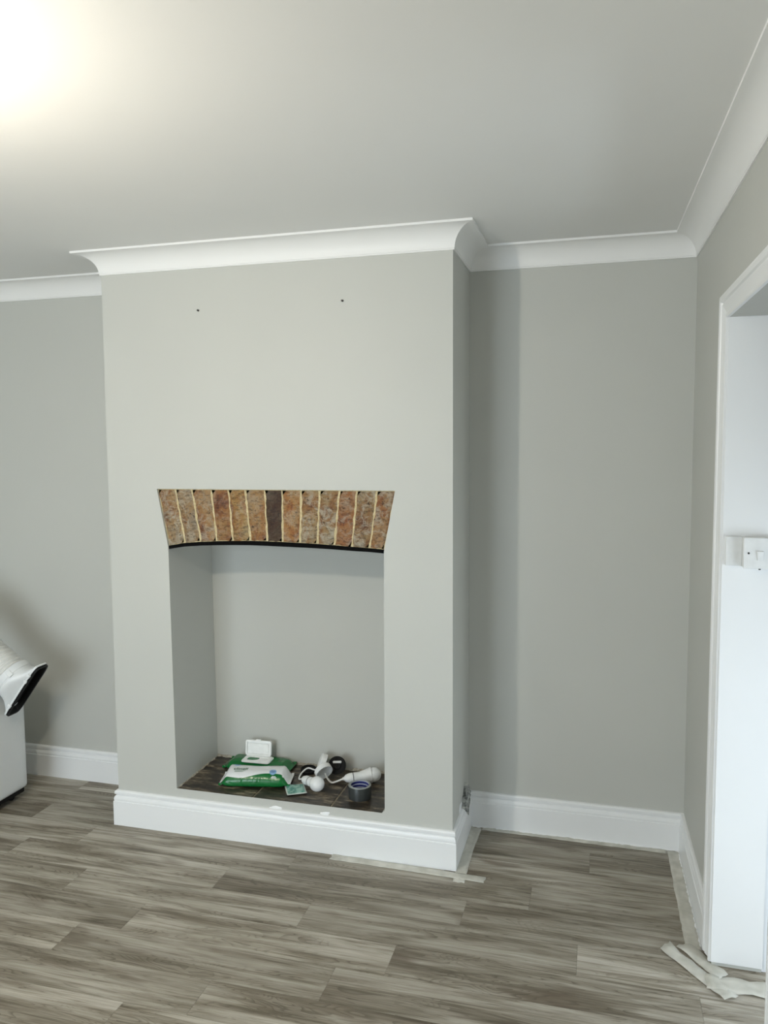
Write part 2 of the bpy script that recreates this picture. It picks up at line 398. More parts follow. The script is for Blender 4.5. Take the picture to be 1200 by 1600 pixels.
# black iron bar carrying the arch
vs = []
bar = [(x, z) for x, z in BB]
for y in (.004, .075):
    vs += [(x, y, z+.0012) for x, z in bar] + [(x, y, z-.012-.004*(1-abs(i_-6.5)/6.5)) for i_, (x, z) in reversed(list(enumerate(bar)))]
mesh_obj('lintel_bar', vs, fs, M['iron'], breast)

# hearth of dark tiles
hearth = struct(box('floor_hearth', (NL+.001, NR-.001, .002, NB-.001, HZ-.05, HZ-.0025), M['grout']), 'dark slate tiled hearth inside the fireplace niche', 'hearth')
xs = [NL+.003, .602, .926, NR-.003]; ys = [.004, .105, NB-.004]
ys = [.004, .238, NB-.004]
for a in range(3):
    for b in range(2):
        jx = .0035
        bm = box_bm(xs[a]+(jx if a else 0), xs[a+1]-(jx if a < 2 else 0), ys[b]+(jx if b else 0), ys[b+1]-(jx if b < 1 else 0), HZ-.012, HZ, .0012, 1)
        bm_obj('tile', bm, M['tile'], hearth)
# ragged plaster edge round the hearth
def ragged(name, pts, wd, hgt, parent, mat, seed):
    r = random.Random(seed); vs = []; fs = []
    P = []
    for (a, b) in zip(pts[:-1], pts[1:]):
        a, b = Vector(a), Vector(b); n = max(3, int((b-a).length/.012))
        P += [a+(b-a)*i/n for i in range(n)]
    P.append(Vector(pts[-1]))
    for i, p in enumerate(P):
        d = (P[min(i+1, len(P)-1)]-P[max(i-1, 0)]).normalized(); nn = Vector((-d.y, d.x, 0))
        ww = wd*r.uniform(.35, 1.2)
        vs += [p, p+Vector((0, 0, hgt*r.uniform(.6, 1.3))), p+nn*ww]
    for i in range(len(P)-1):
        q = i*3; s = q+3
        fs += [(q+1, q+2, s+2, s+1), (q, q+1, s+1, s), (q, s, s+2, q+2)]
    return mesh_obj(name, vs, fs, mat, parent)
ragged('plaster_edge', [(NL+.003, NB-.003, HZ), (NL+.003, .004, HZ)], .009, .006, hearth, M['plasteredge'], 4)
ragged('plaster_edge', [(NR-.003, NB-.001, HZ), (NL+.003, NB-.001, HZ)], .010, .008, hearth, M['plasteredge'], 5)

# right wall with the doorway (the wall leans a little off square)
def rwall():
    vs = []; fs = []
    def prism(y0, y1, z0, z1):
        b = len(vs)
        for z in (z0, z1):
            vs.extend([(xr(y0), y0, z), (xr(y1), y1, z), (xr(y1)+WT, y1, z), (xr(y0)+WT, y0, z)])
        fs.extend([(b, b+1, b+2, b+3), (b+4, b+5, b+6, b+7)]+[(b+i, b+(i+1) % 4, b+4+(i+1) % 4, b+4+i) for i in range(4)])
    prism(YA, D+.1, 0, H); prism(YF-.1, YB, 0, H); prism(YB, YA, ZD, H)
    return mesh_obj('wall_right', vs, fs, M['wall'])
struct(rwall(), 'grey painted right wall pierced by the doorway', 'wall')
# door lining: white boards in the opening
door = struct(empty('door_1'), 'white painted open doorway with moulded frame at the right', 'doorway')
JT = .004
def quadbox(name, pts, z0, z1, mat, parent, bev=0):
    vs = [(x, y, z0) for x, y in pts]+[(x, y, z1) for x, y in pts]
    return mesh_obj(name, vs, [(0, 1, 2, 3), (4, 5, 6, 7)]+[(i, (i+1) % 4, 4+(i+1) % 4, 4+i) for i in range(4)], mat, parent)
quadbox('door_jamb', [(xr(YA)-.002, YA-JT), (xr(YA)+WT+.002, YA-JT), (xr(YA)+WT+.002, YA+.001), (xr(YA)-.002, YA+.001)], .012, ZD, M['white'], door)
quadbox('door_jamb', [(xr(YB)-.002, YB+JT), (xr(YB)+WT+.002, YB+JT), (xr(YB)+WT+.002, YB-.001), (xr(YB)-.002, YB-.001)], .003, ZD, M['white'], door)
# architrave: profile across its width (0 = opening edge), thickness
ARC = [(0, 0), (0, .008), (.003, .010), (.009, .010), (.012, .005), (.016, .005), (.030, .010), (.040, .014), (.043, .010), (.046, .010), (.049, .016), (.058, .019), (.066, .017), (.068, .013), (.068, 0)]
def architrave(name, y_open, sgn, z0):
    vs = []; n = len(ARC)
    for top in (0, 1):
        for u, t in ARC:
            y = y_open+sgn*u; vs.append((xr(y)-t, y, (ZD+u) if top else z0))
    return mesh_obj(name, vs, [tuple(range(n)), tuple(range(n, 2*n))]+[(a, (a+1) % n, n+(a+1) % n, n+a) for a in range(n)], M['white'], door, True, None, .5)
architrave('architrave', YA, 1, .010); architrave('architrave', YB, -1, .003)
vs = []; n = len(ARC)
for y, s in ((YA, 1), (YB, -1)):
    for u, t in ARC: vs.append((xr(y+s*u)-t, y+s*u, ZD+u))
mesh_obj('architrave_head', vs, [tuple(range(n)), tuple(range(n, 2*n))]+[(a, (a+1) % n, n+(a+1) % n, n+a) for a in range(n)], M['white'], door, True, None, .5)
# ragged dark gap under the architrave
bm = bmesh.new(); r = random.Random(2)
# hall beyond the doorway
hw_ = struct(empty('wall_hall'), 'white hall wall beyond the doorway', 'wall')
for b in ((HX, HX+.1, -3.2, HY0, 0, H), (HX, HX+.1, HY1, D+.1, 0, H), (HX, HX+.1, HY0, HY1, 0, HZ0), (HX, HX+.1, HY0, HY1, HZ1, H)): box('wall_panel', b, M['hallwall'], hw_)
w2 = struct(empty('fill_window'), 'added white framed hall window, unseen, for fill daylight', 'window')  # unseen window, added to brighten the breast flank and niche side
for b in ((HY0, HY0+.06, HZ0, HZ1), (HY1-.06, HY1, HZ0, HZ1), (HY0+.06, HY1-.06, HZ0, HZ0+.06), (HY0+.06, HY1-.06, HZ1-.06, HZ1)): box('window_frame', (HX+.03, HX+.08, *b), M['white'], w2)
struct(box('wall_hall_end', (2.384, 3.0, YA+.004, D+.1, 0, H), M['hallwall']), 'white end wall of the hall', 'wall')
struct(box('ceiling_hall', (2.5, 3.45, -3.2, D+.1, H, H+.1), M['ceil']), 'white hall ceiling', 'ceiling')

struct(box('wall_hall_front', (2.40, 3.45, -3.2, -3.1, 0, H), M['hallwall']), 'white hall wall near the viewer', 'wall')
# wall behind the camera with the window
fw_ = struct(empty('wall_front'), 'grey painted wall behind the viewer', 'wall')
for b in ((XL-.1, WX0, YF-.1, YF, 0, H), (WX1, 2.55, YF-.1, YF, 0, H), (WX0, WX1, YF-.1, YF, 0, WZ0), (WX0, WX1, YF-.1, YF, WZ1, H)):
    box('wall_panel', b, M['wall'], fw_)
win = struct(empty('window_1'), 'white framed glazed patio doors behind the viewer', 'window')
def bar_(x0, x1, z0, z1): box('window_frame', (x0, x1, YF-.085, YF-.035, z0, z1), M['white'], win)
bar_(WX0, WX1, WZ0, WZ0+.08); bar_(WX0, WX1, WZ1-.05, WZ1)
for xx in (WX0, (WX0+WX1)/2-.05, (WX0+WX1)/2, WX1-.05): bar_(xx, xx+.05, WZ0+.05, WZ1-.05)

# cornice (cove) and baseboards along the room outline, anticlockwise
ROOM = [(xr(YF), YF), (XR, D), (W, D), (W, 0), (0, 0), (0, DL), (XL, DL), (XL, YF)]
PC = H-HC
cov = [(0, HC-.001), (.005, HC-.001), (.005, HC+.004)]
for i in range(0, 13):
    a = i/12*PI/2
    # concave quarter: centre out in the room below the ceiling
    cov.append((.0065+(PC-.0135)*(1-math.cos(a)), HC+.005+(PC-.0135)*math.sin(a)))
cov += [(PC-.001, H-.0078), (PC+.001, H-.0078), (PC+.001, H+.001), (0, H+.001)]
cor = struct(empty('trim_1'), 'white coved cornice running round the top of the walls', 'cornice')
for i in range(8): sweep_seg('cornice_length', ROOM, i, cov, M['cornice'], cor, closed=True, auto=.35)

SK = [(0, 0), (.0165, 0), (.0165, .1005), (.0135, .1025), (.0135, .1055), (.0145, .1075), (.0138, .115), (.0108, .1215), (.0065, .1245), (.0065, .1275), (.0120, .1300), (.0122, .1390), (.0100, .1430), (.0055, .1452), (0, .1455)]
ya_o = YA+.068
SKP = [(xr(ya_o), ya_o), (XR, D), (W, D), (W, 0), (0, 0), (0, DL), (XL, DL), (XL, YF), (xr(YF), YF), (xr(YB-.068), YB-.068)]
for i, nm, lb in ((0, 'baseboard_right', 'short white baseboard between the alcove and the doorway'), (1, 'baseboard_back', 'white moulded baseboard of the right-hand alcove'), (2, 'baseboard_chimney_side', 'white baseboard on the right flank of the chimney breast'),
                  (3, 'baseboard_chimney', 'long white moulded baseboard below the fireplace niche'), (4, 'baseboard_chimney_left', 'white baseboard on the left flank of the chimney breast'), (5, 'baseboard_back_left', 'white baseboard of the left alcove beside the appliance'),
                  (6, 'baseboard_left', 'white baseboard of the left wall'), (7, 'baseboard_front', 'white baseboard behind the viewer'), (8, 'baseboard_right_near', 'white baseboard of the right wall near the viewer')):
    struct(sweep_seg(nm, SKP, i, SK, M['white'], None, auto=.35), lb, 'baseboard')

ragged('paint_ridge', [(xr(-.26)-.0175, -.26, .0003), (XR-.0175, D-.02, .0003)], .007, .004, bpy.data.objects['baseboard_right'], M['white'], 21)
ragged('paint_ridge', [(XR-.02, D-.0165, .0003), (W+.02, D-.0165, .0003)], .008, .003, bpy.data.objects['baseboard_back'], M['white'], 22)
# white paint dabs on the wall above the baseboard
def blob(name, c, ax_u, ax_v, nrm, rad, mat, parent, seed, jag=.35, n=26, h=.0015, asp=1):
    r = random.Random(seed); c = Vector(c); u = Vector(ax_u); v = Vector(ax_v); nn = Vector(nrm)
    ph = [r.uniform(0, 6.28) for _ in range(4)]
    ring = []; inner = []
    for i in range(n):
        a = 2*PI*i/n; rr = rad*(1+jag*(.5*math.sin(2*a+ph[0])+.35*math.sin(3*a+ph[1])+.25*math.sin(5*a+ph[2])+.15*math.sin(9*a+ph[3])))
        ring.append(c+u*rr*math.cos(a)*asp+v*rr*math.sin(a)); inner.append(c+(ring[-1]-c)*.75+nn*h)
    vs = ring+inner+[c+nn*h*1.1]
    fs = [(i, (i+1) % n, n+(i+1) % n, n+i) for i in range(n)]+[(n+i, n+(i+1) % n, 2*n) for i in range(n)]
    return mesh_obj(name, vs, fs, mat, parent, True)
blob('paint_dab', (.905, -.0004, .150), (1, 0, 0), (0, 0, 1), (0, -1, 0), .009, M['white'], breast, 1, asp=1.8)
blob('paint_dab', (.705, -.0004, .147), (1, 0, 0), (0, 0, 1), (0, -1, 0), .009, M['white'], breast, 5, asp=3.2)
blob('paint_dab', (W+.0004, .20, .150), (0, 1, 0), (0, 0, 1), (1, 0, 0), .035, M['white'], breast, 8, asp=1.6, h=.0008)
# broken plaster patch on the flank of the breast, by the baseboard
r = random.Random(12); outline = [(.255, .222), (.235, .195), (.210, .180), (.190, .172), (.198, .160), (.180, .150), (.192, .138), (.215, .130), (.225, .112), (.250, .085), (.262, .110), (.285, .125), (.292, .138), (.318, .150), (.300, .160), (.305, .172), (.282, .182), (.272, .200)]
cx, cz = .248, .152; vs = []; n = len(outline)
for kx, (s, hh) in enumerate(((1, .0125), (.86, .019), (.6, .016), (.3, .021))):
    for (y, z) in outline: vs.append((W+hh+(r.uniform(-.003, .003) if kx else 0), cy_ if False else .248+(y-.248)*s, cz+(z-cz)*s))
vs.append((W+.018, .248, cz)); fs = []
for q in range(3):
    fs += [(q*n+i, q*n+(i+1) % n, (q+1)*n+(i+1) % n, (q+1)*n+i) for i in range(n)]
fs += [(3*n+i, 3*n+(i+1) % n, 4*n) for i in range(n)]
for i in range(n): vs.append((W-.001, outline[i][0], outline[i][1]))
fs += [(4*n+1+i, 4*n+1+(i+1) % n, (i+1) % n, i) for i in range(n)]
mesh_obj('broken_plaster', vs, fs, M['plaster'], breast)

# screws left in the chimney breast
for i, (x, z, lb) in enumerate(((.419, 2.072, 'small dark screw left in the chimney breast, the left one'), (.996, 2.077, 'small dark screw left in the chimney breast, the right one'))):
    s = empty('wall_screw', (x, 0, z), (PI/2, 0, 0)); tag(s, lb, 'screw', 'screws in the chimney breast')
    lathe('plug', [(0, .001), (.004, .001), (.004, 0), (.003, -.004), (0, -.004)], M['screw'], s, 14)
    lathe('screw_head', [(0, .009), (.002, .009), (.0034, .0075), (.0034, .0065), (.0016, .006), (.0016, 0), (0, 0)], M['screw'], s, 14)

# ================================================================ OBJECTS
# masking tape strips on the floor
def strip(name, line, width, label, lift=.0009, wob=.0015, seed=0, curl=None, group=None):
    r = random.Random(seed); P = []
    for a, b in zip(line[:-1], line[1:]):
        a, b = Vector((*a, 0)), Vector((*b, 0)); n = max(4, int((b-a).length/.02))
        P += [a+(b-a)*i/n for i in range(n)]
    P.append(Vector((*line[-1], 0)))
    vs = []; fs = []; m_ = 5
    for i, p in enumerate(P):
        d = (P[min(i+1, len(P)-1)]-P[max(i-1, 0)]).normalized(); nn = Vector((-d.y, d.x, 0))
        for j in range(m_):
            s = j/(m_-1)-.5
            z = lift + abs(r.gauss(0, wob))*.5 + (curl(i/(len(P)-1), s) if curl else 0)
            q = p+nn*(width*s+(r.uniform(-wob, wob) if j in (0, m_-1) else 0))
            if i in (0, len(P)-1): q += d*r.uniform(-.004, .004)
            vs.append((q.x, q.y, z))
    for i in range(len(P)-1):
        for j in range(m_-1): fs.append((i*m_+j, i*m_+j+1, (i+1)*m_+j+1, (i+1)*m_+j))
    o = mesh_obj(name, vs, fs, M['tape'], None, True); 
    o.modifiers.new('thickness', 'SOLIDIFY').thickness = .0003; o.modifiers['thickness'].offset = 1
    return tag(o, label, 'tape', group or 'masking tape strips on the floor')
strip('masking_tape', [(.94, -.036), (1.24, -.041), (1.525, -.05)], .040, 'masking tape strip along the front of the chimney breast baseboard', .0016, .0012, 1)
strip('masking_tape', [(1.437, -.088), (1.432, .12), (1.437, .336)], .042, 'masking tape strip along the right flank of the chimney breast', .0007, .0012, 2)
strip('masking_tape', [(1.46, .334), (1.8, .331), (2.17, .326)], .030, 'narrow masking tape strip along the back baseboard of the right alcove', .0008, .0012, 3)
strip('masking_tape', [(2.195, .335), (2.198, .05), (2.204, -.275)], .046, 'masking tape strip along the right wall, running from alcove corner to doorway', .0012, .0015, 4)
strip('masking_tape', [(2.118, -.285), (2.20, -.385), (2.28, -.489)], .045, 'slanted loose masking tape strip lying in front of the door frame', .0022, .003, 5,
      lambda t, s: .012*max(0, .18-t)*5*(.5+s)+.006*max(0, t-.8)*4+.004*math.exp(-((s-.05)/.12)**2))
strip('masking_tape', [(2.172, -.266), (2.222, -.329), (2.270, -.398)], .045, 'crumpled masking tape strip around the foot of the door frame', .0038, .003, 6,
      lambda t, s: .004*math.exp(-((s+.1)/.1)**2)+.003*math.sin(9*t))
strip('masking_tape', [(2.222, -.428), (2.30, -.430), (2.40, -.432)], .060, 'wide masking tape strip across the doorway threshold', .0052, .003, 7,
      lambda t, s: .003*math.sin(14*t+3*s)+.005*max(0, s-.2)*2)

# light switch on the door reveal
sw = empty('light_switch', (2.337, YA-JT, 1.247)); tag(sw, 'white rocker light switch on a surface box inside the doorway', 'light switch')
box('back_box', (-.043, .043, -.030, 0, -.043, .043), M['plastic'], sw, .004, 3)
pt_ = box('switch_plate', (-.0435, .0435, -.038, -.0305, -.0435, .0435), M['plastic'], sw, .003, 3)
ro = bm_obj('rocker', box_bm(-.0078, .0078, -.0430, -.036, -.0130, .0130, .001), M['plastic'], sw, True, .6)
ro.rotation_euler = (.16, 0, 0)
for sx in (-1, 1):
    lathe('screw', [(0, .0012), (.0028, .001), (.0028, -.002), (0, -.002)], M['screw'], sw, 14, frame_mtx((sx*.0302, -.0385, 0), (0, -1, 0)))
lathe('plate_screw', [(0, .002), (.003, .0016), (.003, -.002), (0, -.002)], M['screw'], sw, 14, frame_mtx((0, -.034, -.0445), (0, -.6, -1)))
box('trunking', (-.086, -.0432, -.012, 0, -.040, .043), M['plastic'], sw, .002, 2)

# ---------------------------------------------------------------- portable air conditioner, left
ac = empty('portable_air_conditioner', (-.75, -.10, 0)); tag(ac, 'white portable air conditioner with ribbed exhaust hose at the left edge', 'air conditioner')
AX, AY = (-.20, .20), (-.27, .228)        # local extents, right face at world x -.55, rear face at y .128
body = bm_obj('body', box_bm(AX[0], AX[1], AY[0], AY[1], .045, .53, .022, 4), M['acwhite'], ac, True, .6)
box('side_panel_seam', (AX[1]-.001, AX[1]+.0008, AY[0]+.05, AY[1]-.033, .07, .50), M['acwhite'], ac, .0008, 1)
box('base_plinth', (AX[0]+.015, AX[1]-.012, AY[0]+.015, AY[1]-.015, .025, .048), M['black'], ac, .004)
box('control_panel', (-.12, .12, AY[0]+.05, AY[0]+.17, .529, .534), M['black'], ac, .002)
for q in range(7): box('louvre', (-.15, .15, AY[0]-.004, AY[0]+.004, .36+.02*q, .368+.02*q), M['acwhite'], ac, .001, 1)
for sx in (-1, 1):
    for sy in (AY[0]+.07, AY[1]-.06):
        cst = empty('castor'); cst.parent = ac
        cst.location = (sx*.15, sy, .0145)
        tube('wheel', [(-.012, 0, 0), (-.004, 0, 0), (.004, 0, 0), (.012, 0, 0)], .0145, M['black'], cst, 20, .6)
# hose: leaves the back of the unit, loops over and hangs down to the nozzle
d = Vector((.80, 0, -.60)); end = Vector((-.424, -.005, .532)); sh = Vector((.75, .10, 0))
base = end - d*.066
hp = catmull([base+sh, base-d*.10+sh, base-d*.20+sh, Vector((-.79, .02, .84))+sh, Vector((-.92, .05, .80))+sh, Vector((-.93, .08, .62))+sh, Vector((-.88, .08, .50))+sh], 60)
hose = tube('hose', hp, lambda s: .0735+.0048*math.sin(2*PI*s/.0185), M['hose'], ac, 40)
# nozzle: round collar flaring to a flat wide slot
noz_verts = []; nseg = 56
e1 = Vector((0, 1, 0)); e2 = Vector((-.6, 0, -.8))       # short and long axes of the slot
def superell(a, b, t, p):
    c, s = math.cos(t), math.sin(t); return (math.copysign(abs(c)**(2/p), c)*a, math.copysign(abs(s)**(2/p), s)*b)
def loft(name, rings, mat, parent, closed_ends=(False, False)):
    vs = []; fs = []
    for (t, a, b, p, off) in rings:
        for k in range(nseg):
            u, v = superell(a, b, 2*PI*k/nseg, p); vs.append(base+sh+d*t+e1*u+e2*(v+off))
    for i in range(len(rings)-1):
        for k in range(nseg): fs.append((i*nseg+k, i*nseg+(k+1) % nseg, (i+1)*nseg+(k+1) % nseg, (i+1)*nseg+k))
    if closed_ends[0]: fs.append(tuple(range(nseg)))
    if closed_ends[1]: fs.append(tuple((len(rings)-1)*nseg+k for k in range(nseg)))
    return mesh_obj(name, vs, fs, mat, parent, True, None, .6)
nz_ = loft('nozzle', [(-.034, .066, .066, 2, 0), (-.034, .0835, .0835, 2, 0), (-.006, .0845, .0845, 2, 0), (-.003, .0815, .0815, 2, 0), (.002, .0815, .0815, 2, 0), (.004, .0835, .0840, 2, 0), (.009, .082, .085, 2.05, 0), (.022, .072, .094, 2.3, 0), (.036, .058, .110, 3.0, 0), (.046, .046, .126, 4.2, 0), (.052, .040, .134, 6, 0),
                      (.053, .045, .140, 6, 0), (.061, .045, .140, 6, 0), (.061, .041, .136, 6, 0), (.04, .036, .10, 3, 0), (.005, .05, .06, 2, 0)], M['acwhite'], ac)
loft('slot_seal', [(.059, .0430, .1385, 6, 0), (.069, .0420, .1375, 6, 0), (.069, .035, .130, 6, 0), (.045, .032, .11, 5, 0)], M['black'], nz_, (False, True))
for q, off in enumerate((-.092, -.060, .078)):
    o = bm_obj('clip', box_bm(-.007, .007, -.0035, .0035, -.012, .004, .001, 1), M['acwhite'], nz_, True, .6)
    o.matrix_basis = frame_mtx(base+sh+d*.061+e1*(-.0465)+e2*off, d, e2)
o = bm_obj('collar_clip', box_bm(-.003, .003, -.010, .010, -.014, .010, .0012, 1), M['acwhite'], nz_, True, .6)
o.matrix_basis = frame_mtx(base+sh+d*(-.008)-e1*.066-e2*.053, d, -e1*.066-e2*.053)

# ---------------------------------------------------------------- packs of wipes on the hearth
GREEN = srgb(10, 104, 46)
def film(name, kind):
    mt, nt, p = new_mat(name); L = nt.links.new
    tc = N(nt, 'ShaderNodeTexCoord'); sp = N(nt, 'ShaderNodeSeparateXYZ'); L(tc.outputs['Object'], sp.inputs[0])
    def mth(op, a, b=None):
        n = N(nt, 'ShaderNodeMath', operation=op)
        for i, v in enumerate((a, b)):
            if v is None: continue
            if isinstance(v, (int, float)): n.inputs[i].default_value = v
            else: L(v, n.inputs[i])
        return n.outputs[0]
    x, y, z = sp.outputs
    if kind == 'front':       # printed film: white with a green wave along the front edge
        wave = mth('MULTIPLY', mth('SINE', mth('ADD', mth('MULTIPLY', x, 24.0), -.2)), .0085)
        edge = mth('SUBTRACT', y, mth('ADD', wave, -.047))      # >0 white
        a = mth('MULTIPLY', edge, 900.0)
        c1 = N(nt, 'ShaderNodeClamp'); L(a, c1.inputs[0])
        bot = N(nt, 'ShaderNodeClamp'); L(mth('MULTIPLY', mth('SUBTRACT', z, .004), 900.), bot.inputs[0])
        msk = mth('MULTIPLY', c1.outputs[0], bot.outputs[0])
        col = mixc(nt, GREEN, (.78, .80, .80), msk)
    else:
        rx = N(nt, 'ShaderNodeClamp'); L(mth('MULTIPLY', mth('SUBTRACT', .075, mth('ABSOLUTE', mth('SUBTRACT', x, .02))), 500.), rx.inputs[0])
        ry = N(nt, 'ShaderNodeClamp'); L(mth('MULTIPLY', mth('SUBTRACT', .010, mth('ABSOLUTE', mth('SUBTRACT', y, .052))), 500.), ry.inputs[0])
        col = mixc(nt, GREEN, (.75, .78, .77), mth('MULTIPLY', rx.outputs[0], ry.outputs[0]))
    L(col, p.inputs['Base Color']); p.inputs['Roughness'].default_value = .22
    nz = N(nt, 'ShaderNodeTexNoise', Scale=28.0, Detail=2.0, Distortion=.8); L(tc.outputs['Object'], nz.inputs['Vector'])
    b = N(nt, 'ShaderNodeBump', Strength=.35, Distance=.006); L(nz.outputs['Fac'], b.inputs['Height']); L(b.outputs['Normal'], p.inputs['Normal'])
    return mt
def smooth01(t): t = max(0, min(1, t)); return t*t*(3-2*t)
def pack_surface(LN, WD, HT, seed):
    """returns top(u,v) height of a soft pillow pack; u along length, v across, both in metres"""
    r = random.Random(seed); ph = [r.uniform(0, 6.28) for _ in range(6)]
    def half_w(u):          # narrower waist at the crimped ends
        e = abs(u)/(LN/2); return WD/2*(1-.10*e**6)
    def top(u, v):
        e = abs(u)/(LN/2); q = min(1, abs(v)/half_w(u))
        endp = smooth01((1-e)/.26)          # slope up from the crimp
        prof = (1-q**2.8)**.62
        hgt = .010+ (HT-.010)*endp
        z = .006*0 + hgt*(.36+.64*prof)
        z += .0022*math.sin(30*u+ph[0])*math.sin(45*v+ph[1])*endp + .0016*math.sin(75*u+40*v+ph[2])*smooth01((e-.4)/.4)*endp
        return z
    def bottom(u, v):
        e = abs(u)/(LN/2); lift = .010*smooth01((e-.72)/.28); q = min(1, abs(v)/half_w(u))
        return lift + .006*q**6
    return half_w, top, bottom
def make_pack(name, LN, WD, HT, mat, parent, seed, nu=56, nv=22):
    hw, top, bot = pack_surface(LN, WD, HT, seed); vs = []; fs = []
    for side in (0, 1):
        for i in range(nu+1):
            u = -LN/2+LN*i/nu
            for j in range(nv+1):
                q = -1+2*j/nv; q = math.sin(q*PI/2); v = q*hw(u)
                bul = 1 + (0.0 if side else 0)
                z = top(u, v) if side == 0 else bot(u, v)
                if abs(q) > .999: z = .5*(top(u, v)+bot(u, v))
                vs.append((u, v, z))
    st = nv+1; off = (nu+1)*st
    for i in range(nu):
        for j in range(nv):
            fs.append((i*st+j, i*st+j+1, (i+1)*st+j+1, (i+1)*st+j)); fs.append((off+i*st+j, off+(i+1)*st+j, off+(i+1)*st+j+1, off+i*st+j+1))
    for j in range(nv):
        for i in (0, nu): fs.append((i*st+j, i*st+j+1, off+i*st+j+1, off+i*st+j))
    o = mesh_obj(name, vs, fs, mat, parent, True, None, 1.2)
    bm = bmesh.new(); bm.from_mesh(o.data); bmesh.ops.remove_doubles(bm, verts=bm.verts, dist=.0004); bmesh.ops.recalc_face_normals(bm, faces=bm.faces); bm.to_mesh(o.data); bm.free()
    for p in o.data.polygons: p.use_smooth = True
    return o, top
def text_on(name, body, size, cu, cv, rot, top, mat, parent, shear=0, sx=1, lift=.0008):
    cu_ = bpy.data.curves.new(name, 'FONT'); cu_.body = body; cu_.size = size; cu_.align_x = 'CENTER'; cu_.align_y = 'CENTER'; cu_.shear = shear; cu_.offset = .0005; cu_.resolution_u = 3
    to = bpy.data.objects.new('tmp', cu_); C.objects.link(to)
    dg = bpy.context.evaluated_depsgraph_get(); me = bpy.data.meshes.new_from_object(to.evaluated_get(dg))
    bpy.data.objects.remove(to)
    bm = bmesh.new(); bm.from_mesh(me)
    for v in bm.verts:
        x, y = v.co.x*sx, v.co.y; u = cu+x*math.cos(rot)-y*math.sin(rot); w_ = cv+x*math.sin(rot)+y*math.cos(rot)
        v.co = Vector((u, w_, top(u, w_)+lift))
    bm.to_mesh(me); bm.free(); me.materials.clear(); me.materials.append(mat)
    return add(bpy.data.objects.new(name, me), parent)
def disc_on(name, rad, cu, cv, top, mat, parent, lift=.0010):
    vs = [(cu, cv, top(cu, cv)+lift)]; n = 28; rings = 4
    for q in range(1, rings+1):
        for k in range(n):
            u, v = cu+rad*q/rings*math.cos(2*PI*k/n), cv+rad*q/rings*math.sin(2*PI*k/n); vs.append((u, v, top(u, v)+lift))
    fs = [(0, 1+k, 1+(k+1) % n) for k in range(n)]
    for q in range(rings-1): fs += [(1+q*n+k, 1+q*n+(k+1) % n, 1+(q+1)*n+(k+1) % n, 1+(q+1)*n+k) for k in range(n)]
    return mesh_obj(name, vs, fs, mat, parent, True)
def marks_on(name, bars, top, mat, parent, lift=.0012):
    """tiny printed bars (u0, u1, v0, v1) following the film"""
    vs = []; fs = []
    for (u0, u1, v0, v1) in bars:
        n = 6; b = len(vs)
        for i in range(n+1):
            u = u0+(u1-u0)*i/n
            for v in (v0, v1): vs.append((u, v, top(u, v)+lift))
        fs += [(b+2*i, b+2*i+1, b+2*i+3, b+2*i+2) for i in range(n)]
    return mesh_obj(name, vs, fs, mat, parent)
M['green'] = plain('green_print', srgb(14, 96, 52), .35)
M['blue'] = plain('light_blue_sticker', srgb(140, 178, 214), .35)
M['lid'] = plain('white_lid_plastic', (.86, .87, .85), .3)
M['navy'] = plain('navy_print', srgb(70, 90, 140), .4)

fp = empty('wipes_pack', (.556, .144, HZ), (0, 0, math.radians(12)))
tag(fp, 'white and green soft pack of wipes, closed, lying in front on the hearth', 'wipes pack', 'wipes packs on the hearth')
pk, top = make_pack('wrapper', .292, .125, .058, film('white_green_film', 'front'), fp, 3)
text_on('brand_lettering', 'clinell', .026, -.062, -.013, 0, top, M['green'], pk)
text_on('brand_lettering', 'clinell', .022, .075, .026, PI, top, M['green'], pk)
marks_on('small_print', [(-.085, -.040, -.0285, -.0268), (-.085, -.050, -.0325, -.0312)], top, M['green'], pk)
for (u, v) in ((-.085, .027), (.074, -.030)):
    sk_ = disc_on('round_sticker', .0145, u, v, top, M['blue'], pk)
    marks_on('sticker_print', [(u-.009, u+.009, v+.002, v+.0045), (u-.008, u+.007, v-.004, v-.002)], top, M['navy'], sk_, .0015)
marks_on('small_print', [(.114, .119, -.047, -.0435), (.114, .119, -.0415, -.038)], top, M['lid'], pk)
marks_on('small_print', [(.070, .092, -.055, -.0525), (.072, .088, -.0508, -.049)], top, M['lid'], pk)
bp_ = empty('wipes_pack', (.505, .286, HZ), (0, 0, math.radians(2)))
tag(bp_, 'green soft pack of wipes with its white lid standing open, at the back', 'wipes pack', 'wipes packs on the hearth')
pk2, top2 = make_pack('wrapper', .30, .118, .038, film('green_film', 'back'), bp_, 9)
# dispenser frame and open lid
def rrect(wd, hg, rad, n=6):
    P = []
    for (cx, cy, a0) in ((wd/2-rad, hg/2-rad, 0), (-wd/2+rad, hg/2-rad, PI/2), (-wd/2+rad, -hg/2+rad, PI), (wd/2-rad, -hg/2+rad, 1.5*PI)):
        P += [(cx+rad*math.cos(a0+PI/2*k/n), cy+rad*math.sin(a0+PI/2*k/n)) for k in range(n+1)]
    return P
def plate(name, outline_rings, mat, parent, mtx):
    """stack of rounded-rect rings (w,h,r,z), capped"""
    vs = []; fs = []; n = None
    for (wd, hg, rad, z) in outline_rings:
        P = rrect(wd, hg, rad); n = len(P); vs += [mtx @ Vector((x, y, z)) for x, y in P]
    for i in range(len(outline_rings)-1):
        fs += [(i*n+k, i*n+(k+1) % n, (i+1)*n+(k+1) % n, (i+1)*n+k) for k in range(n)]
    fs += [tuple(range(n)), tuple((len(outline_rings)-1)*n+k for k in range(n))]
    return mesh_obj(name, vs, fs, mat, parent, True, None, .5)
fz = top2(0, .0)
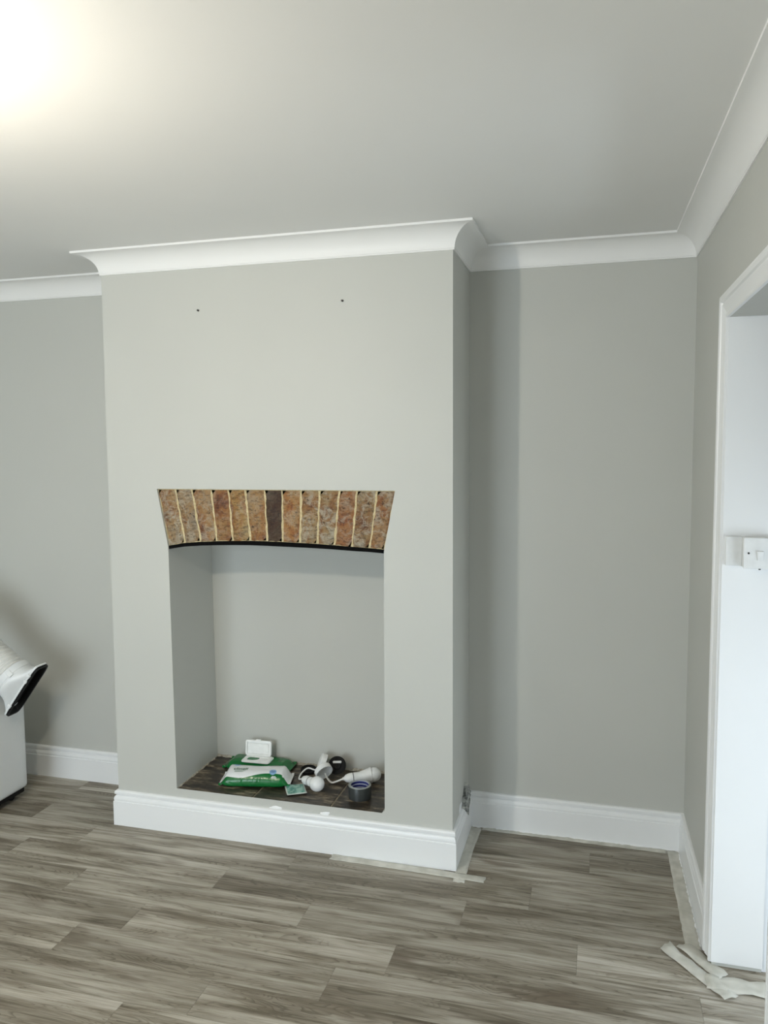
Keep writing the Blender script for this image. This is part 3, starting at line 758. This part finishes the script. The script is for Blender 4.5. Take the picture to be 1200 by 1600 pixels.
fm_ = Matrix.Translation((-.004, -.014, fz-.003))
dis = plate('dispenser_frame', [(.128, .070, .012, 0), (.128, .070, .012, .004), (.120, .062, .010, .007), (.092, .040, .010, .007), (.088, .036, .010, .003)], M['lid'], bp_, fm_)
lm = Matrix.Translation((-.012, .018, fz+.004)) @ Matrix.Rotation(math.radians(84), 4, 'X') @ Matrix.Translation((0, .033, 0))
lid = plate('lid', [(.118, .066, .009, -.004), (.118, .066, .009, .007), (.112, .060, .008, .008), (.103, .051, .007, .008), (.101, .049, .007, .001), (.092, .040, .006, .001), (.090, .038, .006, .004)], M['lid'], bp_, lm)
plate('lid_tab', [(.024, .010, .004, .000), (.024, .010, .004, .009)], M['lid'], lid, lm @ Matrix.Translation((0, .033, 0)))
for sx in (-.045, .045): plate('hinge', [(.014, .008, .003, -.004), (.014, .008, .003, .004)], M['lid'], lid, lm @ Matrix.Translation((sx, -.035, 0)))

# ---------------------------------------------------------------- pendant light sets on the hearth
M['bulb'] = plain('frosted_bulb', (.78, .79, .78), .22)
M['cable'] = plain('white_cable', (.8, .8, .78), .4)
def bulb_profile(R):
    pr = []
    for i in range(0, 22):
        a = PI/2-(PI*.5+.95)*i/21; pr.append((max(0, R*math.cos(a)), R*math.sin(a)))
    pr += [(R*.52, -R*1.02), (R*.44, -R*1.3), (R*.43, -R*1.55), (0, -R*1.55)]
    return pr
def pendant(name, label, bulb_c, tail, R, hold):
    t = empty(name, (bulb_c[0], bulb_c[1], HZ)); tag(t, label, 'pendant light', 'pendant light sets on the hearth')
    o = Vector((bulb_c[0], bulb_c[1], HZ)); bc = Vector(bulb_c)-o; ax = (Vector(bulb_c)-Vector(tail)).normalized()
    mt = frame_mtx(bc, ax)
    lathe('bulb', bulb_profile(R), M['bulb'], t, 36, mt, 1.0)
    ho = lathe('lamp_holder', hold, M['plastic'], t, 32, mt, .6)
    return t, o, mt, ho
# left set: bulb towards the viewer
R = .030
h1 = [(0, -.030), (.017, -.030), (.0185, -.034), (.0185, -.046), (.0170, -.047), (.0170, -.049), (.0185, -.050), (.0185, -.072), (.0170, -.073), (.0165, -.078), (.013, -.088), (.0055, -.094), (.0055, -.098), (0, -.098)]
t1, o1, m1, ho1 = pendant('pendant_light', 'white lamp holder with round frosted bulb, lying next to the teal sachet', (.829, .118, HZ+.0305), (.742, .172, HZ+.021), R, h1)
lathe('holder_ring', [(.0188, -.0462), (.0195, -.0475), (.0188, -.0488)], M['screw'], ho1, 32, m1)
tl = m1 @ Vector((0, 0, -.097))
W2 = lambda p, o: Vector(p)-o
tube('cable', catmull([tl, W2((.722, .195, HZ+.008), o1), W2((.716, .235, HZ+.014), o1), W2((.735, .262, HZ+.028), o1), W2((.768, .262, HZ+.024), o1), W2((.790, .268, HZ+.035), o1), W2((.800, .275, HZ+.045), o1)], 10), .0033, M['cable'], t1, 10)
def ring_cup(name, c, ax, R, hgt, mat, parent, o, wall=.003):
    return lathe(name, [(0, hgt), (R*.55, hgt), (R*.9, hgt-.002), (R, hgt-.006), (R, 0), (R-wall, 0), (R-wall, hgt-.009), (R*.5, hgt-.005), (0, hgt-.005)], mat, parent, 40, frame_mtx(Vector(c)-o, ax), .6)
ring_cup('rose_cover', (.800, .296, HZ+.046), (-.80, -.25, .35), .033, .026, M['plastic'], t1, o1)
def rose_base(c, ax, R, parent, o):
    b = lathe('rose_base', [(0, .012), (R*.4, .012), (R*.45, .008), (R*.85, .008), (R*.88, .012), (R, .012), (R, 0), (0, 0)], M['black'], parent, 40, frame_mtx(Vector(c)-o, ax), .6)
    return b
rb = rose_base((.728, .289, HZ+.003), (.05, -.1, 1), .034, t1, o1)
# right set: long tapering holder pointing left
R2 = .0295
h2 = [(0, -.010), (.0305, -.010), (.0315, -.012), (.0305, -.016), (.0235, -.042), (.0195, -.058), (.0195, -.060), (.0195, -.084), (.0180, -.0845), (.0180, -.0865), (.0195, -.087), (.0190, -.102), (.015, -.116), (.0065, -.125), (.0065, -.130), (0, -.130)]
t2, o2, m2, ho2 = pendant('pendant_light', 'white lamp holder with flared skirt and bulb, lying behind the tape roll', (1.026, .258, HZ+.0325), (.894, .201, HZ+.0215), R2, h2)
lathe('holder_ring', [(.0192, -.0843), (.0202, -.0855), (.0192, -.0867)], M['screw'], ho2, 32, m2)
tl2 = m2 @ Vector((0, 0, -.129))
tube('cable', catmull([tl2, W2((.880, .196, HZ+.012), o2), W2((.862, .195, HZ+.0085), o2), W2((.842, .206, HZ+.018), o2), W2((.828, .216, HZ+.034), o2)], 10), .0038, M['cable'], t2, 10)
ring_cup('rose_cover', (.830, .206, HZ+.040), (-.62, .55, .42), .037, .026, M['plastic'], t2, o2)
rb2 = rose_base((.858, .284, HZ+.044), (.25, -.78, .34), .037, t2, o2)
mm_ = frame_mtx(Vector((.858, .284, HZ+.044))-o2, (.25, -.78, .34))
oo = bm_obj('terminal_block', box_bm(.008, .018, -.018, .018, .008, .017, .002, 1), M['plastic'], rb2, True, .6); oo.matrix_world = Matrix.Translation(o2) @ mm_
oo.matrix_parent_inverse = Matrix.Identity(4); oo.matrix_basis = mm_

# ---------------------------------------------------------------- sachet and tape roll
def sachet():
    mt, nt, p = new_mat('teal_sachet_print'); L = nt.links.new
    tc = N(nt, 'ShaderNodeTexCoord'); sp = N(nt, 'ShaderNodeSeparateXYZ'); L(tc.outputs['Object'], sp.inputs[0])
    nz = N(nt, 'ShaderNodeTexNoise', Scale=70.0, Detail=3.0); L(tc.outputs['Object'], nz.inputs['Vector'])
    teal = ramp(nt, [(.4, srgb(60, 130, 118)), (.6, srgb(150, 190, 178))]); L(nz.outputs['Fac'], teal.inputs['Fac'])
    ax = N(nt, 'ShaderNodeMath', operation='ABSOLUTE'); L(sp.outputs[0], ax.inputs[0]); ay = N(nt, 'ShaderNodeMath', operation='ABSOLUTE'); L(sp.outputs[1], ay.inputs[0])
    gx = N(nt, 'ShaderNodeMath', operation='GREATER_THAN'); gx.inputs[1].default_value = .0345; L(ax.outputs[0], gx.inputs[0])
    gy = N(nt, 'ShaderNodeMath', operation='GREATER_THAN'); gy.inputs[1].default_value = .044; L(ay.outputs[0], gy.inputs[0])
    mx = N(nt, 'ShaderNodeMath', operation='MAXIMUM'); L(gx.outputs[0], mx.inputs[0]); L(gy.outputs[0], mx.inputs[1])
    c = mixc(nt, teal.outputs['Color'], srgb(206, 214, 208), mx.outputs[0])
    L(c, p.inputs['Base Color']); p.inputs['Roughness'].default_value = .3
    vs = []; fs = []; nx, ny = 14, 16
    for s in (1, 0):
        for i in range(nx+1):
            for j in range(ny+1):
                u, v = -.039+.078*i/nx, -.05+.10*j/ny
                e = smooth01((1-abs(u)/.039)/.3)*smooth01((1-abs(v)/.05)/.3)
                curl = .010*max(0, -v/.05-.35)**2 + .004*max(0, u/.039-.4)**2
                vs.append((u, v, curl+.0006+(s*(.0012+.006*e*(1+.3*math.sin(60*u+3)*math.sin(55*v))))))
    st = ny+1; off = (nx+1)*st
    for i in range(nx):
        for j in range(ny): fs += [(i*st+j, i*st+j+1, (i+1)*st+j+1, (i+1)*st+j), (off+i*st+j, off+i*st+j+1, off+(i+1)*st+j+1, off+(i+1)*st+j)]
    for i in range(nx):
        for j in (0, ny): fs.append((i*st+j, (i+1)*st+j, off+(i+1)*st+j, off+i*st+j))
    for j in range(ny):
        for i in (0, nx): fs.append((i*st+j, i*st+j+1, off+i*st+j+1, off+i*st+j))
    return mesh_obj('sachet', vs, fs, mt, None, True, None, 1.0)
sa = sachet(); sa.location = (.742, .106, HZ+.0004); sa.rotation_euler = (0, 0, math.radians(29)); tag(sa, 'small flat teal and white sachet lying on the dark hearth tiles', 'sachet')

dt = empty('duct_tape_roll', (1.010, .112, HZ)); tag(dt, 'dark grey duct tape roll with blue core standing on the hearth', 'tape roll')
M['duct'] = plain('grey_duct_tape', srgb(62, 66, 66), .32, .25)
M['ductside'] = plain('duct_tape_edge', srgb(150, 154, 150), .5)
def core_mat():
    mt, nt, p = new_mat('blue_printed_core'); L = nt.links.new
    tc = N(nt, 'ShaderNodeTexCoord'); sp = N(nt, 'ShaderNodeSeparateXYZ'); L(tc.outputs['Object'], sp.inputs[0])
    m1_ = N(nt, 'ShaderNodeMath', operation='MULTIPLY'); m1_.inputs[1].default_value = 75.0; L(sp.outputs[2], m1_.inputs[0])
    f_ = N(nt, 'ShaderNodeMath', operation='FRACT'); L(m1_.outputs[0], f_.inputs[0])
    rp = ramp(nt, [(0, srgb(40, 48, 120)), (.62, srgb(40, 48, 120)), (.66, srgb(190, 196, 215)), (1, srgb(190, 196, 215))], 'LINEAR'); L(f_.outputs[0], rp.inputs['Fac'])
    L(rp.outputs['Color'], p.inputs['Base Color']); p.inputs['Roughness'].default_value = .45; return mt
lathe('tape_winding', [(.038, .0), (.0445, 0), (.045, .0008), (.045, .0495), (.0445, .0505), (.038, .0505), (.038, 0)], [M['duct'], M['ductside']], dt, 56, None, .5, [0, 0, 0, 1, 1, 0])
lathe('core', [(.0378, .0002), (.0378, .0515), (.0355, .0515), (.0355, .0002), (.0378, .0002)], [core_mat(), M['ductside']], dt, 56, None, .5, [0, 1, 0, 0])

# ---------------------------------------------------------------- the ceiling pendant that is on, just left of the frame
cl = empty('ceiling_pendant', (LAMP_POS.x, LAMP_POS.y, LAMP_POS.z)); tag(cl, 'lit bulb on a white ceiling pendant, left of the view', 'ceiling lamp')
def emit(name, col, s):
    mt = bpy.data.materials.new(name); mt.use_nodes = True; nt = mt.node_tree; nt.nodes.clear()
    e = nt.nodes.new('ShaderNodeEmission'); e.inputs[0].default_value = (*col, 1); e.inputs[1].default_value = s
    o_ = nt.nodes.new('ShaderNodeOutputMaterial'); nt.links.new(e.outputs[0], o_.inputs[0]); return mt
LR = .03
lathe('bulb', [(0, -LR)]+[(LR*math.cos(a), LR*math.sin(a)) for a in [(-80+10*i)*PI/180 for i in range(14)]]+[(.016, .034), (.0, .034)], emit('lit_bulb', LAMP_COL, LAMP/10.), cl, 24)
lathe('lamp_holder', [(0, .0345), (.019, .0345), (.019, .075), (.012, .085), (.004, .09), (0, .09)], M['plastic'], cl, 24)
tube('cable', [(0, 0, .089), (0, 0, .2), (0, 0, H-LAMP_POS.z-.02)], .003, M['cable'], cl, 8)
lathe('rose_cover', [(0, H-LAMP_POS.z-.03), (.03, H-LAMP_POS.z-.03), (.045, H-LAMP_POS.z-.012), (.045, H-LAMP_POS.z-.0002), (0, H-LAMP_POS.z-.0002)], M['plastic'], cl, 28)
